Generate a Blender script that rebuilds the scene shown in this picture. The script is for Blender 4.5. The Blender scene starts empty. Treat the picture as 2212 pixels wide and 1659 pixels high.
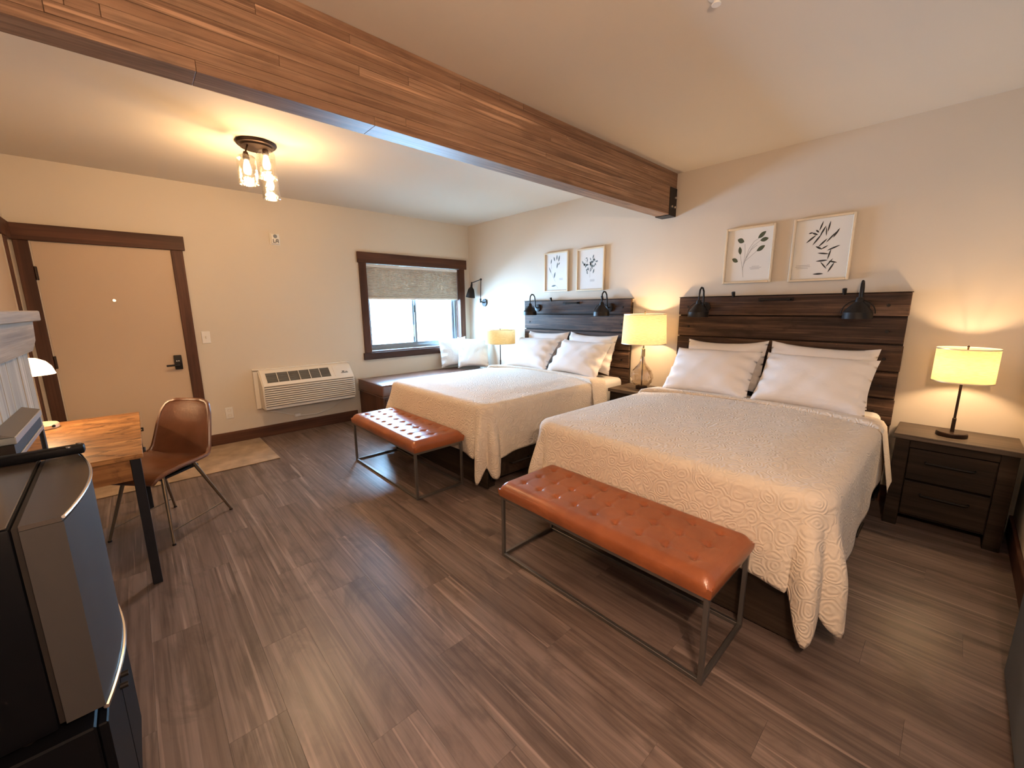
import bpy, bmesh, math, random
from mathutils import Vector, Matrix
random.seed(7)
PI = math.pi
S = bpy.context.scene
C = S.collection

# ------------------------------------------------------------------ camera
FPX, YAW, PIT, ROL, CAMH = 881.16, .7424, .1853, -.0084, 1.4547
XH, YD, ZC, XL, YN = 3.976, 5.310, 2.685, -.660, -.390    # headboard wall, door wall, ceiling, left wall, near wall
fwd = Vector((math.sin(YAW)*math.cos(PIT), math.cos(YAW)*math.cos(PIT), -math.sin(PIT)))
rt0 = Vector((math.cos(YAW), -math.sin(YAW), 0)); up0 = rt0.cross(fwd)
rt = math.cos(ROL)*rt0 + math.sin(ROL)*up0; up = -math.sin(ROL)*rt0 + math.cos(ROL)*up0
cd = bpy.data.cameras.new('camera'); cam = bpy.data.objects.new('camera', cd); C.objects.link(cam)
cd.sensor_fit = 'HORIZONTAL'; cd.sensor_width = 36; cd.lens = FPX/2212*36; cd.clip_start = .02
m = Matrix((rt, up, -fwd)).transposed().to_4x4(); m.translation = (0, 0, CAMH); cam.matrix_world = m
S.camera = cam

# ------------------------------------------------------------------ world, daylight, exposure
W = bpy.data.worlds.new('world'); S.world = W; W.use_nodes = True
bg = W.node_tree.nodes['Background']; bg.inputs[0].default_value = (.36, .65, 1.0, 1); bg.inputs[1].default_value = 46
def area(name, loc, rot, sx, sy, power=1, col=(1, 1, 1), portal=False):
    l = bpy.data.lights.new(name, 'AREA'); l.shape = 'RECTANGLE'; l.size = sx; l.size_y = sy; l.energy = power; l.color = col
    if portal: l.cycles.is_portal = True
    o = bpy.data.objects.new(name, l); C.objects.link(o); o.location = loc; o.rotation_euler = rot; return o
area('window_daylight_portal', (3.045, 5.47, 1.24), (-PI/2, 0, 0), 1.56, .76, portal=True)
S.view_settings.view_transform = 'Standard'; S.view_settings.look = 'None'; S.view_settings.gamma = 1
S.view_settings.use_curve_mapping = False; S.view_settings.exposure = 1.45
S.cycles.use_denoising = True; S.cycles.max_bounces = 7; S.cycles.diffuse_bounces = 4; S.cycles.glossy_bounces = 3; S.cycles.use_adaptive_sampling = True; S.cycles.adaptive_threshold = .05; S.cycles.adaptive_min_samples = 24; S.cycles.transparent_max_bounces = 16
S.cycles.sample_clamp_indirect = 6; S.cycles.caustics_reflective = False; S.cycles.caustics_refractive = False
LAMP = (1.0, .67, .37)
P_TABLE, P_CEIL, P_DESK, P_SCONCE = 16, 8, 4.5, 19

# ------------------------------------------------------------------ materials
class NT:
    def __init__(s, name):
        s.m = bpy.data.materials.new(name); s.m.use_nodes = True; s.t = s.m.node_tree; s.t.nodes.clear()
        s.out = s.n('ShaderNodeOutputMaterial')
    def n(s, t, **k):
        x = s.t.nodes.new(t)
        for a, v in k.items():
            if a.startswith('i_'):
                x.inputs[a[2:].replace('_', ' ')].default_value = v
            else: setattr(x, a, v)
        return x
    def l(s, a, b): s.t.links.new(a, b)
    def math(s, op, a, b=None):
        x = s.n('ShaderNodeMath', operation=op)
        for i, v in enumerate((a, b)):
            if v is None: continue
            if isinstance(v, (int, float)): x.inputs[i].default_value = v
            else: s.l(v, x.inputs[i])
        return x.outputs[0]
    def mix(s, f, a, b, blend='MIX'):
        x = s.n('ShaderNodeMix', data_type='RGBA', blend_type=blend)
        for i, v in ((0, f), (6, a), (7, b)):
            if isinstance(v, (int, float)): x.inputs[i].default_value = v
            elif isinstance(v, tuple): x.inputs[i].default_value = v if len(v) == 4 else (*v, 1)
            else: s.l(v, x.inputs[i])
        return x.outputs[2]
    def ramp(s, f, stops):
        x = s.n('ShaderNodeValToRGB'); s.l(f, x.inputs[0]); e = x.color_ramp.elements
        while len(e) < len(stops): e.new(.5)
        for q, (p, c) in zip(e, stops): q.position = p; q.color = (*c, 1) if len(c) == 3 else c
        return x.outputs[0]
    def bsdf(s, **k):
        b = s.n('ShaderNodeBsdfPrincipled', **k); s.l(b.outputs[0], s.out.inputs[0]); return b
    def bump(s, b, h, strength=.2, dist=.01):
        x = s.n('ShaderNodeBump'); x.inputs['Strength'].default_value = strength; x.inputs['Distance'].default_value = dist
        s.l(h, x.inputs['Height']); s.l(x.outputs[0], b.inputs['Normal'])
    def coords(s, scale=(1, 1, 1), rnd=True):
        tc = s.n('ShaderNodeTexCoord'); v = tc.outputs['Object']
        if rnd:
            oi = s.n('ShaderNodeObjectInfo'); q = s.math('MULTIPLY', oi.outputs['Random'], 37.0)
            a = s.n('ShaderNodeVectorMath', operation='ADD'); s.l(v, a.inputs[0]); s.l(q, a.inputs[1]); v = a.outputs[0]
        mp = s.n('ShaderNodeMapping'); mp.inputs['Scale'].default_value = scale; s.l(v, mp.inputs[0]); return mp.outputs[0]
    def noise(s, v, scale, detail=4, dist=0., rough=.55):
        x = s.n('ShaderNodeTexNoise'); s.l(v, x.inputs['Vector'])
        x.inputs['Scale'].default_value = scale; x.inputs['Detail'].default_value = detail
        x.inputs['Distortion'].default_value = dist; x.inputs['Roughness'].default_value = rough
        return x.outputs[0]

def plain(name, col, rough=.5, metal=0., noise=0., bump=0., bscale=60, spec=.5, coat=0.):
    s = NT(name); b = s.bsdf(); b.inputs['Roughness'].default_value = rough; b.inputs['Metallic'].default_value = metal
    b.inputs['Specular IOR Level'].default_value = spec; b.inputs['Coat Weight'].default_value = coat
    v = s.coords(rnd=False)
    if noise:
        f = s.noise(v, 6, 3); d = tuple(c*(1-noise) for c in col); l = tuple(min(1, c*(1+noise)) for c in col)
        s.l(s.ramp(f, [(.3, d), (.7, l)]), b.inputs['Base Color'])
    else: b.inputs['Base Color'].default_value = (*col, 1)
    if bump: s.bump(b, s.noise(v, bscale, 3), bump, .004)
    return s.m

def wood(name, dark, mid, light, axis=1, grain=1., rough=.5, bump=.15, var=.25, knots=0., streak=.5, spec=.35, blotch=0., pale=0.):
    """procedural timber: grain runs along the given object axis"""
    s = NT(name); b = s.bsdf(); b.inputs['Roughness'].default_value = rough; b.inputs['Specular IOR Level'].default_value = spec
    sc = [9*grain]*3; sc[axis] = .55*grain
    v = s.coords(tuple(sc)); f1 = s.noise(v, 1.0, 4, .9, .6)
    sc2 = [70*grain]*3; sc2[axis] = 1.6*grain
    v2 = s.coords(tuple(sc2)); f2 = s.noise(v2, 1.0, 3, .3, .6)
    base = s.ramp(f1, [(.28, dark), (.5, mid), (.72, light)])
    st = s.ramp(f2, [(.35, (.45, .42, .40)), (.55, (1, 1, 1))])
    col = s.mix(streak, base, st, 'MULTIPLY')
    if knots:
        sk = [3.2*grain]*3; sk[axis] = 1.1*grain
        vk = s.n('ShaderNodeTexVoronoi'); s.l(s.coords(tuple(sk)), vk.inputs['Vector']); vk.inputs['Scale'].default_value = 1.
        kf = s.ramp(vk.outputs['Distance'], [(.03, (1, 1, 1)), (.12, (0, 0, 0))])
        col = s.mix(s.math('MULTIPLY', kf, knots), col, tuple(c*.35 for c in dark))
    if blotch:
        sb = [7*grain]*3; sb[axis] = (2.6 if blotch < .7 else 5.5)*grain
        fb = s.noise(s.coords(tuple(sb)), 1.0, 4, 1.4, .65)
        col = s.mix(s.math('MULTIPLY', s.ramp(fb, [(.50, (0, 0, 0)), (.66, (1, 1, 1))]), blotch), col, tuple(c*.45 for c in dark))
    if pale:
        sp = [38*grain]*3; sp[axis] = .9*grain
        fp_ = s.noise(s.coords(tuple(sp)), 1.0, 2, .5, .5)
        col = s.mix(s.math('MULTIPLY', s.ramp(fp_, [(.62, (0, 0, 0)), (.70, (1, 1, 1))]), pale), col, tuple(min(1, c*1.75) for c in light))
    oi = s.n('ShaderNodeObjectInfo'); hv = s.n('ShaderNodeHueSaturation'); s.l(col, hv.inputs['Color'])
    mr = s.n('ShaderNodeMapRange'); s.l(oi.outputs['Random'], mr.inputs[0]); mr.inputs[3].default_value = 1-var; mr.inputs[4].default_value = 1+var
    s.l(mr.outputs[0], hv.inputs['Value']); s.l(hv.outputs[0], b.inputs['Base Color'])
    s.bump(b, f2, bump, .004)
    return s.m

def thin_glass(name, tint=(1, 1, 1), rough=.02, refl=.09, seeded=0., milk=0., graze=.55):
    s = NT(name); tr = s.n('ShaderNodeBsdfTransparent'); tr.inputs[0].default_value = (*tint, 1)
    gl = s.n('ShaderNodeBsdfGlossy'); gl.inputs['Roughness'].default_value = rough; gl.inputs[0].default_value = (1, 1, 1, 1)
    lw = s.n('ShaderNodeLayerWeight'); lw.inputs[0].default_value = .35
    f = s.math('MINIMUM', s.math('ADD', s.math('MULTIPLY', lw.outputs['Facing'], graze), refl), 1.)
    mx = s.n('ShaderNodeMixShader'); s.l(f, mx.inputs[0]); s.l(tr.outputs[0], mx.inputs[1]); s.l(gl.outputs[0], mx.inputs[2])
    res = mx.outputs[0]
    if milk:
        tl = s.n('ShaderNodeBsdfTranslucent'); tl.inputs[0].default_value = (.95, .92, .85, 1); m2 = s.n('ShaderNodeMixShader')
        m2.inputs[0].default_value = milk; s.l(res, m2.inputs[1]); s.l(tl.outputs[0], m2.inputs[2]); res = m2.outputs[0]
    if seeded:
        bp = s.n('ShaderNodeBump'); bp.inputs['Strength'].default_value = seeded; bp.inputs['Distance'].default_value = .01
        s.l(s.noise(s.coords(rnd=False), 55, 2), bp.inputs['Height']); s.l(bp.outputs[0], gl.inputs['Normal']); s.l(bp.outputs[0], lw.inputs['Normal'])
    s.l(res, s.out.inputs[0]); return s.m

def shade_cloth(name, col, trans=.5):
    s = NT(name); v = s.coords((1, 1, 1), rnd=False)
    n1 = s.noise(s.coords((30, 30, 260), rnd=False), 1, 3)
    c = s.ramp(n1, [(.35, tuple(x*.78 for x in col)), (.6, col)])
    d = s.n('ShaderNodeBsdfDiffuse'); t = s.n('ShaderNodeBsdfTranslucent'); s.l(c, d.inputs[0]); s.l(c, t.inputs[0])
    mx = s.n('ShaderNodeMixShader'); mx.inputs[0].default_value = trans; s.l(d.outputs[0], mx.inputs[1]); s.l(t.outputs[0], mx.inputs[2])
    s.l(mx.outputs[0], s.out.inputs[0]); return s.m

def emit(name, col, st):
    s = NT(name); e = s.n('ShaderNodeEmission'); e.inputs[0].default_value = (*col, 1); e.inputs[1].default_value = st
    s.l(e.outputs[0], s.out.inputs[0]); return s.m

def quilt(name, col):
    """ivory matelasse coverlet: concentric scroll relief stitched into the cloth"""
    s = NT(name); b = s.bsdf(); b.inputs['Roughness'].default_value = .85; b.inputs['Specular IOR Level'].default_value = .2
    b.inputs['Sheen Weight'].default_value = .15
    v = s.coords(rnd=False)
    nz = s.n('ShaderNodeTexNoise'); s.l(v, nz.inputs['Vector']); nz.inputs['Scale'].default_value = 7; nz.inputs['Detail'].default_value = 2
    ad = s.n('ShaderNodeVectorMath', operation='MULTIPLY_ADD'); s.l(nz.outputs[1], ad.inputs[0]); ad.inputs[1].default_value = (.09, .09, .09); s.l(v, ad.inputs[2])
    vo = s.n('ShaderNodeTexVoronoi'); s.l(ad.outputs[0], vo.inputs['Vector']); vo.inputs['Scale'].default_value = 14.5
    r = s.math('SINE', s.math('MULTIPLY', vo.outputs['Distance'], 30.))
    h = s.math('MULTIPLY', s.math('ADD', r, 1.), .5)
    h = s.math('ADD', h, s.math('MULTIPLY', s.noise(v, 120, 2), .35))
    c = s.mix(s.math('MULTIPLY', h, .35), tuple(x*.92 for x in col), col)
    s.l(c, b.inputs['Base Color']); s.bump(b, h, .42, .006); return s.m

def leather(name, dark, col):
    s = NT(name); b = s.bsdf(); v = s.coords(rnd=False)
    f = s.noise(v, 5, 5, .4); s.l(s.ramp(f, [(.3, dark), (.7, col)]), b.inputs['Base Color'])
    b.inputs['Roughness'].default_value = .30; b.inputs['Specular IOR Level'].default_value = .6
    vo = s.n('ShaderNodeTexVoronoi'); s.l(v, vo.inputs['Vector']); vo.inputs['Scale'].default_value = 260
    s.bump(b, s.math('ADD', vo.outputs['Distance'], s.math('MULTIPLY', s.noise(v, 22, 4), 1.5)), .14, .002); return s.m

def linen(name, col, scale=14, st=.35):
    s = NT(name); b = s.bsdf(); b.inputs['Roughness'].default_value = .8; b.inputs['Base Color'].default_value = (*col, 1); b.inputs['Specular IOR Level'].default_value = .2
    v = s.coords((1, 1, 1)); s.bump(b, s.math('ADD', s.noise(v, scale, 4, 1.2), s.math('MULTIPLY', s.noise(v, 300, 2), .1)), st, .012); return s.m

M = dict(
    wall=plain('wall_paint', (.66, .575, .47), .75, spec=.25),
    ceiling=plain('ceiling_paint', (.68, .60, .50), .8, spec=.2),
    plank=wood('floor_plank', (.105, .070, .056), (.185, .130, .107), (.25, .183, .153), 1, .9, .36, .12, .04, .6, .65, .5, .45, .45),
    floorbase=plain('floor_base', (.05, .035, .028), .8),
    trim=wood('dark_trim_wood', (.050, .020, .011), (.090, .036, .020), (.14, .058, .032), 0, 1, .5, .1, .12, 0, .35, .25),
    trimv=wood('dark_trim_wood_upright', (.050, .020, .011), (.090, .036, .020), (.14, .058, .032), 2, 1, .5, .1, .12, 0, .35, .25),
    beam=wood('glulam_wood', (.20, .105, .060), (.31, .175, .102), (.43, .265, .165), 0, 1.1, .5, .15, .14, .55, .6, .35, .25, .5),
    head=wood('weathered_dark_wood', (.024, .012, .008), (.070, .036, .022), (.16, .092, .056), 1, 1.3, .6, .4, .25, .35, .85, .25, .4, .35),
    frame=wood('espresso_wood', (.014, .009, .006), (.032, .020, .013), (.060, .039, .026), 1, 1, .6, .2, .15, 0, .5, .2),
    nstop=wood('nightstand_top_wood', (.05, .035, .025), (.10, .072, .052), (.17, .125, .09), 1, 1.3, .45, .2, .1, 0, .5),
    desk=wood('rustic_desk_wood', (.20, .080, .026), (.38, .175, .060), (.54, .28, .105), 0, 1.3, .42, .12, .08, .6, .5, .35, .8, 0.),
    grey=wood('grey_barn_wood', (.27, .215, .155), (.45, .375, .285), (.58, .50, .39), 2, 1.1, .7, .3, .12, .3, .4),
    greyh=wood('grey_mantel_wood', (.24, .155, .092), (.40, .275, .17), (.52, .375, .25), 1, 1.0, .7, .4, .1, .3, .4),
    door=plain('door_paint', (.56, .42, .30), .5, spec=.3),
    jamb=plain('door_jamb_paint', (.60, .50, .39), .5),
    bluegrey=plain('blue_grey_paint', (.17, .20, .235), .55),
    leather=leather('tan_leather', (.25, .068, .022), (.37, .108, .036)),
    seatleather=leather('chestnut_leather', (.13, .050, .024), (.20, .080, .038)),
    benchleather=leather('window_seat_leather', (.12, .052, .034), (.17, .074, .048)),
    steel=plain('bench_steel', (.22, .20, .185), .42, .85),
    black=plain('black_metal', (.016, .012, .010), .5, .2, spec=.3),
    bronze=plain('bronze_metal', (.045, .026, .018), .4, .8),
    brass=plain('brass_metal', (.45, .32, .17), .35, 1.),
    gilt=plain('champagne_frame', (.74, .62, .45), .38, .35),
    quilt=quilt('ivory_quilt', (.79, .665, .535)),
    sheet=linen('white_sheet', (.80, .76, .72), 5, .2),
    pillow=linen('white_pillowcase', (.84, .79, .76), 13, .16),
    throw=linen('white_textured_cushion', (.82, .80, .78), 26, .5),
    shade=shade_cloth('linen_shade', (.66, .53, .27), .35),
    shade2=shade_cloth('cream_shade', (.72, .60, .36), .35),
    opal=shade_cloth('opal_glass', (.92, .86, .74), .6),
    glass=thin_glass('clear_glass', (.97, .98, .98)),
    jar=thin_glass('seeded_glass', (.95, .93, .88), .04, .05, .5, 0., .8),
    picglass=thin_glass('picture_glazing', (1, 1, 1), .02, .01, 0., 0., .12),
    smoke=thin_glass('ribbed_smoke_glass', (.84, .76, .66), .05, .10, .3, 0., .8),
    bulb=emit('bulb_glow', (1.0, .80, .50), 2.2),
    vinyl=plain('window_vinyl', (.20, .22, .24), .4),
    white=plain('white_plastic', (.78, .74, .68), .4),
    acwhite=plain('ac_plastic', (.74, .68, .60), .45),
    acshadow=plain('ac_louver_recess', (.20, .165, .13), .7),
    acdark=plain('ac_grille_dark', (.10, .095, .085), .6),
    blind=shade_cloth('honeycomb_blind', (.54, .47, .39), .10),
    paper=plain('print_paper', (.80, .78, .74), .6),
    green=plain('leaf_print_green', (.075, .085, .04), .7),
    ink=plain('leaf_print_ink', (.03, .025, .02), .7),
    greyink=plain('caption_print_grey', (.42, .40, .38), .7),
    faded=plain('leaf_print_teal', (.13, .17, .17), .7),
    mat=plain('door_mat_pile', (.36, .25, .16), .95, noise=.25, bump=.6, bscale=180),
    fridge=plain('fridge_black', (.003, .003, .004), .5, spec=.08),
    fridgetop=plain('fridge_top_black', (.055, .042, .034), .22),
    stainless=plain('stainless_door', (.050, .045, .043), .5, .25, spec=.2),
    chrome=plain('chrome_trim', (.75, .70, .64), .18, 1.),
    gunmetal=plain('insert_grey_metal', (.17, .16, .15), .4, .5),
    silver=plain('insert_silver_trim', (.42, .45, .46), .3, .8),
    darkglass=plain('insert_glass', (.05, .045, .04), .06, 0, spec=1., coat=.6),
    dsteel=plain('desk_leg_steel', (.014, .014, .018), .45, .4),
    chairleg=plain('chair_leg_metal', (.23, .16, .10), .4, .8),
    deck=plain('porch_deck', (.30, .28, .26), .8),
    stone=plain('saddle_steel', (.03, .024, .022), .45, .6),
)

# ------------------------------------------------------------------ mesh helpers
class B:
    """collects shapes and links them as one mesh object"""
    def __init__(s): s.b = bmesh.new()
    def box(s, x0, x1, y0, y1, z0, z1, bev=0., seg=1):
        t = bmesh.new(); bmesh.ops.create_cube(t, size=1)
        bmesh.ops.scale(t, vec=(x1-x0, y1-y0, z1-z0), verts=t.verts); bmesh.ops.translate(t, vec=((x0+x1)/2, (y0+y1)/2, (z0+z1)/2), verts=t.verts)
        if bev: bmesh.ops.bevel(t, geom=t.edges[:], offset=bev, segments=seg, affect='EDGES', profile=.5)
        s.add(t); return s
    def add(s, t, mat=None):
        if mat is not None: bmesh.ops.transform(t, matrix=mat, verts=t.verts)
        me = bpy.data.meshes.new('tmp'); t.to_mesh(me); t.free(); s.b.from_mesh(me); bpy.data.meshes.remove(me)
    def cyl(s, p0, p1, r0, r1=None, seg=20, cap=True):
        p0, p1 = Vector(p0), Vector(p1); r1 = r0 if r1 is None else r1; d = p1-p0
        t = bmesh.new(); bmesh.ops.create_cone(t, cap_ends=cap, segments=seg, radius1=r0, radius2=r1, depth=d.length)
        s.add(t, Matrix.Translation((p0+p1)/2) @ d.to_track_quat('Z', 'Y').to_matrix().to_4x4()); return s
    def ball(s, c, r, sc=(1, 1, 1), u=16, v=10):
        t = bmesh.new(); bmesh.ops.create_uvsphere(t, u_segments=u, v_segments=v, radius=r)
        s.add(t, Matrix.Translation(c) @ Matrix.Diagonal((*sc, 1))); return s
    def lathe(s, prof, c=(0, 0, 0), seg=32, closed=False, tw=0., rib=0., nrib=0):
        rows = []
        for k, (r, z) in enumerate(prof):
            row = []
            for i in range(seg):
                a = 2*PI*i/seg; rr = r
                if rib: rr = r*(1+rib*math.cos(nrib*(a+tw*k/len(prof))))
                row.append(s.b.verts.new((c[0]+rr*math.cos(a), c[1]+rr*math.sin(a), c[2]+z)))
            rows.append(row)
        for a, b in zip(rows, rows[1:]+([rows[0]] if closed else [])):
            for i in range(seg):
                j = (i+1) % seg; s.b.faces.new((a[i], a[j], b[j], b[i]))
        return s
    def tube(s, pts, r, seg=8, cap=True):
        pts = [Vector(p) for p in pts]; rows = []; n = None
        for i, p in enumerate(pts):
            d = (pts[min(i+1, len(pts)-1)]-pts[max(i-1, 0)]).normalized()
            if n is None: n = d.orthogonal().normalized()
            n = (n-d*n.dot(d)).normalized(); q = d.cross(n); rr = r[i] if isinstance(r, (list, tuple)) else r
            rows.append([s.b.verts.new(p+rr*(math.cos(2*PI*k/seg)*n+math.sin(2*PI*k/seg)*q)) for k in range(seg)])
        for a, b in zip(rows, rows[1:]):
            for k in range(seg): s.b.faces.new((a[k], a[(k+1) % seg], b[(k+1) % seg], b[k]))
        if cap: s.b.faces.new(rows[0][::-1]); s.b.faces.new(rows[-1])
        return s
    def grid(s, rows, closed=False):
        vs = [[s.b.verts.new(p) for p in r] for r in rows]
        for a, b in zip(vs, vs[1:]):
            n = len(a)
            for i in range(n if closed else n-1): s.b.faces.new((a[i], a[(i+1) % n], b[(i+1) % n], b[i]))
        return s
    def poly(s, pts): s.b.faces.new([s.b.verts.new(p) for p in pts]); return s
    def prism(s, pts, d):
        """polygon pts (3-D, planar) extruded by vector d"""
        d = Vector(d); a = [s.b.verts.new(p) for p in pts]; b = [s.b.verts.new(Vector(p)+d) for p in pts]; n = len(a)
        s.b.faces.new(a[::-1]); s.b.faces.new(b)
        for i in range(n): s.b.faces.new((a[i], a[(i+1) % n], b[(i+1) % n], b[i]))
        return s
    def mesh(s, name, mat, ang=35):
        bmesh.ops.recalc_face_normals(s.b, faces=s.b.faces); me = bpy.data.meshes.new(name); s.b.to_mesh(me); s.b.free()
        me.materials.append(M[mat]); me.shade_smooth(); me.set_sharp_from_angle(angle=math.radians(ang)); return me
    def obj(s, name, mat, parent=None, ang=35): return link(name, s.mesh(name, mat, ang), parent)

def link(name, me, parent=None, loc=(0, 0, 0)):
    o = bpy.data.objects.new(name, me); C.objects.link(o); o.location = loc
    if parent: o.parent = parent
    return o
def tag(o, label, cat, group=None):
    o['label'] = label; o['category'] = cat
    if group: o['group'] = group
    return o
def thing(name, label, cat, loc=(0, 0, 0), rz=0, group=None):
    o = bpy.data.objects.new(name, None); C.objects.link(o); o.location = loc; o.rotation_euler = (0, 0, rz); o.empty_display_size = .1
    return tag(o, label, cat, group)
def struct(o): o['kind'] = 'structure'; return o
def lamp(parent, loc, power, r=.03, col=LAMP):
    l = bpy.data.lights.new('bulb_light', 'POINT'); l.energy = power; l.color = col; l.shadow_soft_size = r
    o = bpy.data.objects.new('bulb_light', l); C.objects.link(o); o.location = loc; o.parent = parent; return o
def dup(root, loc, rz=None):
    def cp(o, p):
        c = o.copy(); C.objects.link(c); c.parent = p
        for ch in o.children: cp(ch, c)
        return c
    r = cp(root, None); r.location = loc
    if rz is not None: r.rotation_euler = (0, 0, rz)
    return r
def lerp(a, b, t): return a+(b-a)*t
def smooth(t): t = max(0, min(1, t)); return t*t*(3-2*t)

# ------------------------------------------------------------------ room shell
fl = struct(B().box(XL-.15, XH+.15, YN-.15, YD+.15, -.10, -.008).obj('floor', 'floorbase'))
PW = .1785
x = XL; row = 0
while x < XH-.01:
    y = YN - [.0, .73, .32, 1.02, .55, .17, .88][row % 7]
    while y < YD:
        y0, y1 = max(y, YN), min(y+1.22, YD)
        if y1-y0 > .02: B().box(x+.0003, min(x+PW, XH)-.0003, y0+.0003, y1-.0003, -.008, 0).obj('plank', 'plank', fl)
        y += 1.22
    x += PW; row += 1
struct(B().box(XL-.15, XH+.15, YN-.15, YD+.15, ZC, ZC+.12).obj('ceiling', 'ceiling'))
WX0, WX1, WZ0, WZ1 = 2.30, 3.79, .885, 2.04                    # window opening
wf = B()
for a in ((XL-.15, WX0, 0, ZC), (WX1, XH+.15, 0, ZC), (WX0, WX1, 0, WZ0), (WX0, WX1, WZ1, ZC)): wf.box(a[0], a[1], YD, YD+.15, a[2], a[3])
struct(wf.obj('wall_far', 'wall'))
struct(B().box(XH, XH+.15, YN, YD, 0, ZC).obj('wall_right', 'wall'))
struct(B().box(XL-.15, XL, YN, YD, 0, ZC).obj('wall_left', 'wall'))
struct(B().box(XL-.15, XH+.15, YN-.15, YN, 0, ZC).obj('wall_near', 'wall'))
struct(B().box(.455, 2.06, YD-.018, YD, 0, .128, .003).obj('baseboard_far', 'trim'))
struct(B().box(XH-.018, XH, -.36, 3.9, 0, .128, .003).obj('baseboard_right', 'trim'))
struct(B().box(2.66, XH-.019, YN, YN+.018, 0, .128, .003).obj('baseboard_near', 'trim'))
struct(B().box(XL-.6, XH+2, YD+.16, YD+3.0, -.25, -.12).obj('ground', 'deck'))  # unseen slab, added to block steep daylight from below the window

# entrance door on the far wall
d1 = struct(B().box(-.5375, .3618, YD-.008, YD-.001, .006, 2.03).obj('door_1', 'door'))
B().box(-.5475, -.5385, YD-.012, YD-.001, 0, 2.035).obj('door_stop', 'jamb', d1)
for z in (1.77, 1.016, .26): B().box(-.552, -.530, YD-.020, YD-.0085, z-.055, z+.055, .002).cyl((-.541, YD-.022, z-.055), (-.541, YD-.022, z+.055), .007).obj('hinge', 'bronze', d1)
B().cyl((-.098, YD-.008, 1.549), (-.098, YD-.016, 1.549), .012).obj('peephole', 'chrome', d1)
B().box(.256, .318, YD-.034, YD-.0085, .868, 1.012, .006, 2).obj('lock', 'black', d1)
B().cyl((.287, YD-.034, .915), (.287, YD-.062, .915), .013).box(.190, .297, YD-.070, YD-.055, .906, .924, .004).obj('door_handle', 'black', d1)
for xx in (.276, .292): B().cyl((xx, YD-.034, .955), (xx, YD-.0365, .955), .005).obj('lock_button', 'white', d1)
t = struct(B().box(-.65, .474, YD-.034, YD, 2.033, 2.165, .003).obj('trim_1', 'trim'))
B().box(.3625, .4545, YD-.024, YD, 0, 2.033, .003).obj('casing', 'trimv', t)
B().box(-.634, -.548, YD-.024, YD, 0, 2.033, .003).obj('casing', 'trimv', t)
# second door on the left wall, its casing next to the corner
d2 = struct(B().box(XL, XL+.010, 4.12, 5.00, .006, 2.03).obj('door_2', 'door'))
t = struct(B().box(XL, XL+.030, 4.00, 5.275, 2.035, 2.165, .003).obj('trim_2', 'trim'))
B().box(XL, XL+.022, 5.03, 5.13, 0, 2.035, .003).obj('casing', 'trimv', t)
B().box(XL, XL+.022, 4.02, 4.11, 0, 2.035, .003).obj('casing', 'trimv', t)
B().box(XL, XL+.014, 5.004, 5.026, 0, 2.035).obj('door_stop', 'jamb', t)
# blue-grey door leaf standing open along the near wall
d3 = struct(B().box(1.47, 2.38, -.345, -.300, .008, 2.03, .004).obj('door_3', 'bluegrey'))
B().box(2.372, 2.3825, -.335, -.31, .90, 1.0).obj('latch_plate', 'chrome', d3)
for z in (.22, 1.12): B().box(1.60, 2.25, -.3005, -.296, z, z+.72, .002).obj('door_panel', 'bluegrey', d3)

# window with honeycomb blind
win = struct(B().box(2.204, 3.908, YD-.034, YD, 2.037, 2.171, .003).obj('window_1', 'trim'))
B().box(2.219, 2.312, YD-.026, YD, .874, 2.037, .003).obj('casing', 'trimv', win)
B().box(3.778, 3.871, YD-.026, YD, .874, 2.037, .003).obj('casing', 'trimv', win)
B().box(2.200, 3.90, YD-.036, YD, .784, .874, .003).obj('window_apron', 'trim', win)
B().box(2.300, 3.79, YD-.010, YD+.09, .868, .890, .003).obj('window_sill', 'trim', win)
for a, b in ((WX0, WX0+.012), (WX1-.012, WX1)): B().box(a, b, YD, YD+.09, .89, 2.04).obj('window_jamb', 'trimv', win)
fr = B()
for a in ((2.312, 3.778, .890, .935), (2.312, 3.778, 1.99, 2.035), (2.312, 2.345, .935, 1.99), (3.742, 3.778, .935, 1.99)): fr.box(a[0], a[1], YD+.090, YD+.145, a[2], a[3], .004)
fr.obj('window_frame', 'vinyl', win)
def sash(x0, x1, y0, nm):
    f = B(); y1 = y0+.022
    for a in ((x0, x1, .935, .970), (x0, x1, 1.955, 1.99), (x0, x0+.035, .97, 1.955), (x1-.035, x1, .97, 1.955)): f.box(a[0], a[1], y0, y1, a[2], a[3], .003)
    f = f.obj('window_sash', 'vinyl', win); B().box(x0+.035, x1-.035, y0+.009, y0+.013, .97, 1.955).obj('window_pane', 'glass', f)
sash(2.345, 3.075, YD+.095, 'l'); sash(3.02, 3.742, YD+.12, 'r')
B().box(3.028, 3.052, YD+.080, YD+.095, 1.40, 1.50, .004).obj('sash_lock', 'black', win)
bl = thing('honeycomb_blind', 'half-lowered beige honeycomb blind inside the window', 'blind', (0, YD+.045, 0))
B().box(2.325, 3.765, -.022, .022, 1.995, 2.030, .003).obj('headrail', 'white', bl)
cel = B(); zz = 1.995; prof = []
NC = 22; ch = (1.995-1.60)/NC
for k in range(NC*2+1): prof.append((.020 if k % 2 else .013, zz-k*ch/2))
for sgn in (-1, 1):
    cel.grid([[(2.328, sgn*o_, z_), (3.762, sgn*o_, z_)] for o_, z_ in prof])
cel.obj('pleated_cells', 'blind', bl, 20)
B().box(2.328, 3.762, -.020, .020, 1.576, 1.60, .004).obj('bottom_rail', 'white', bl)

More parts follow.
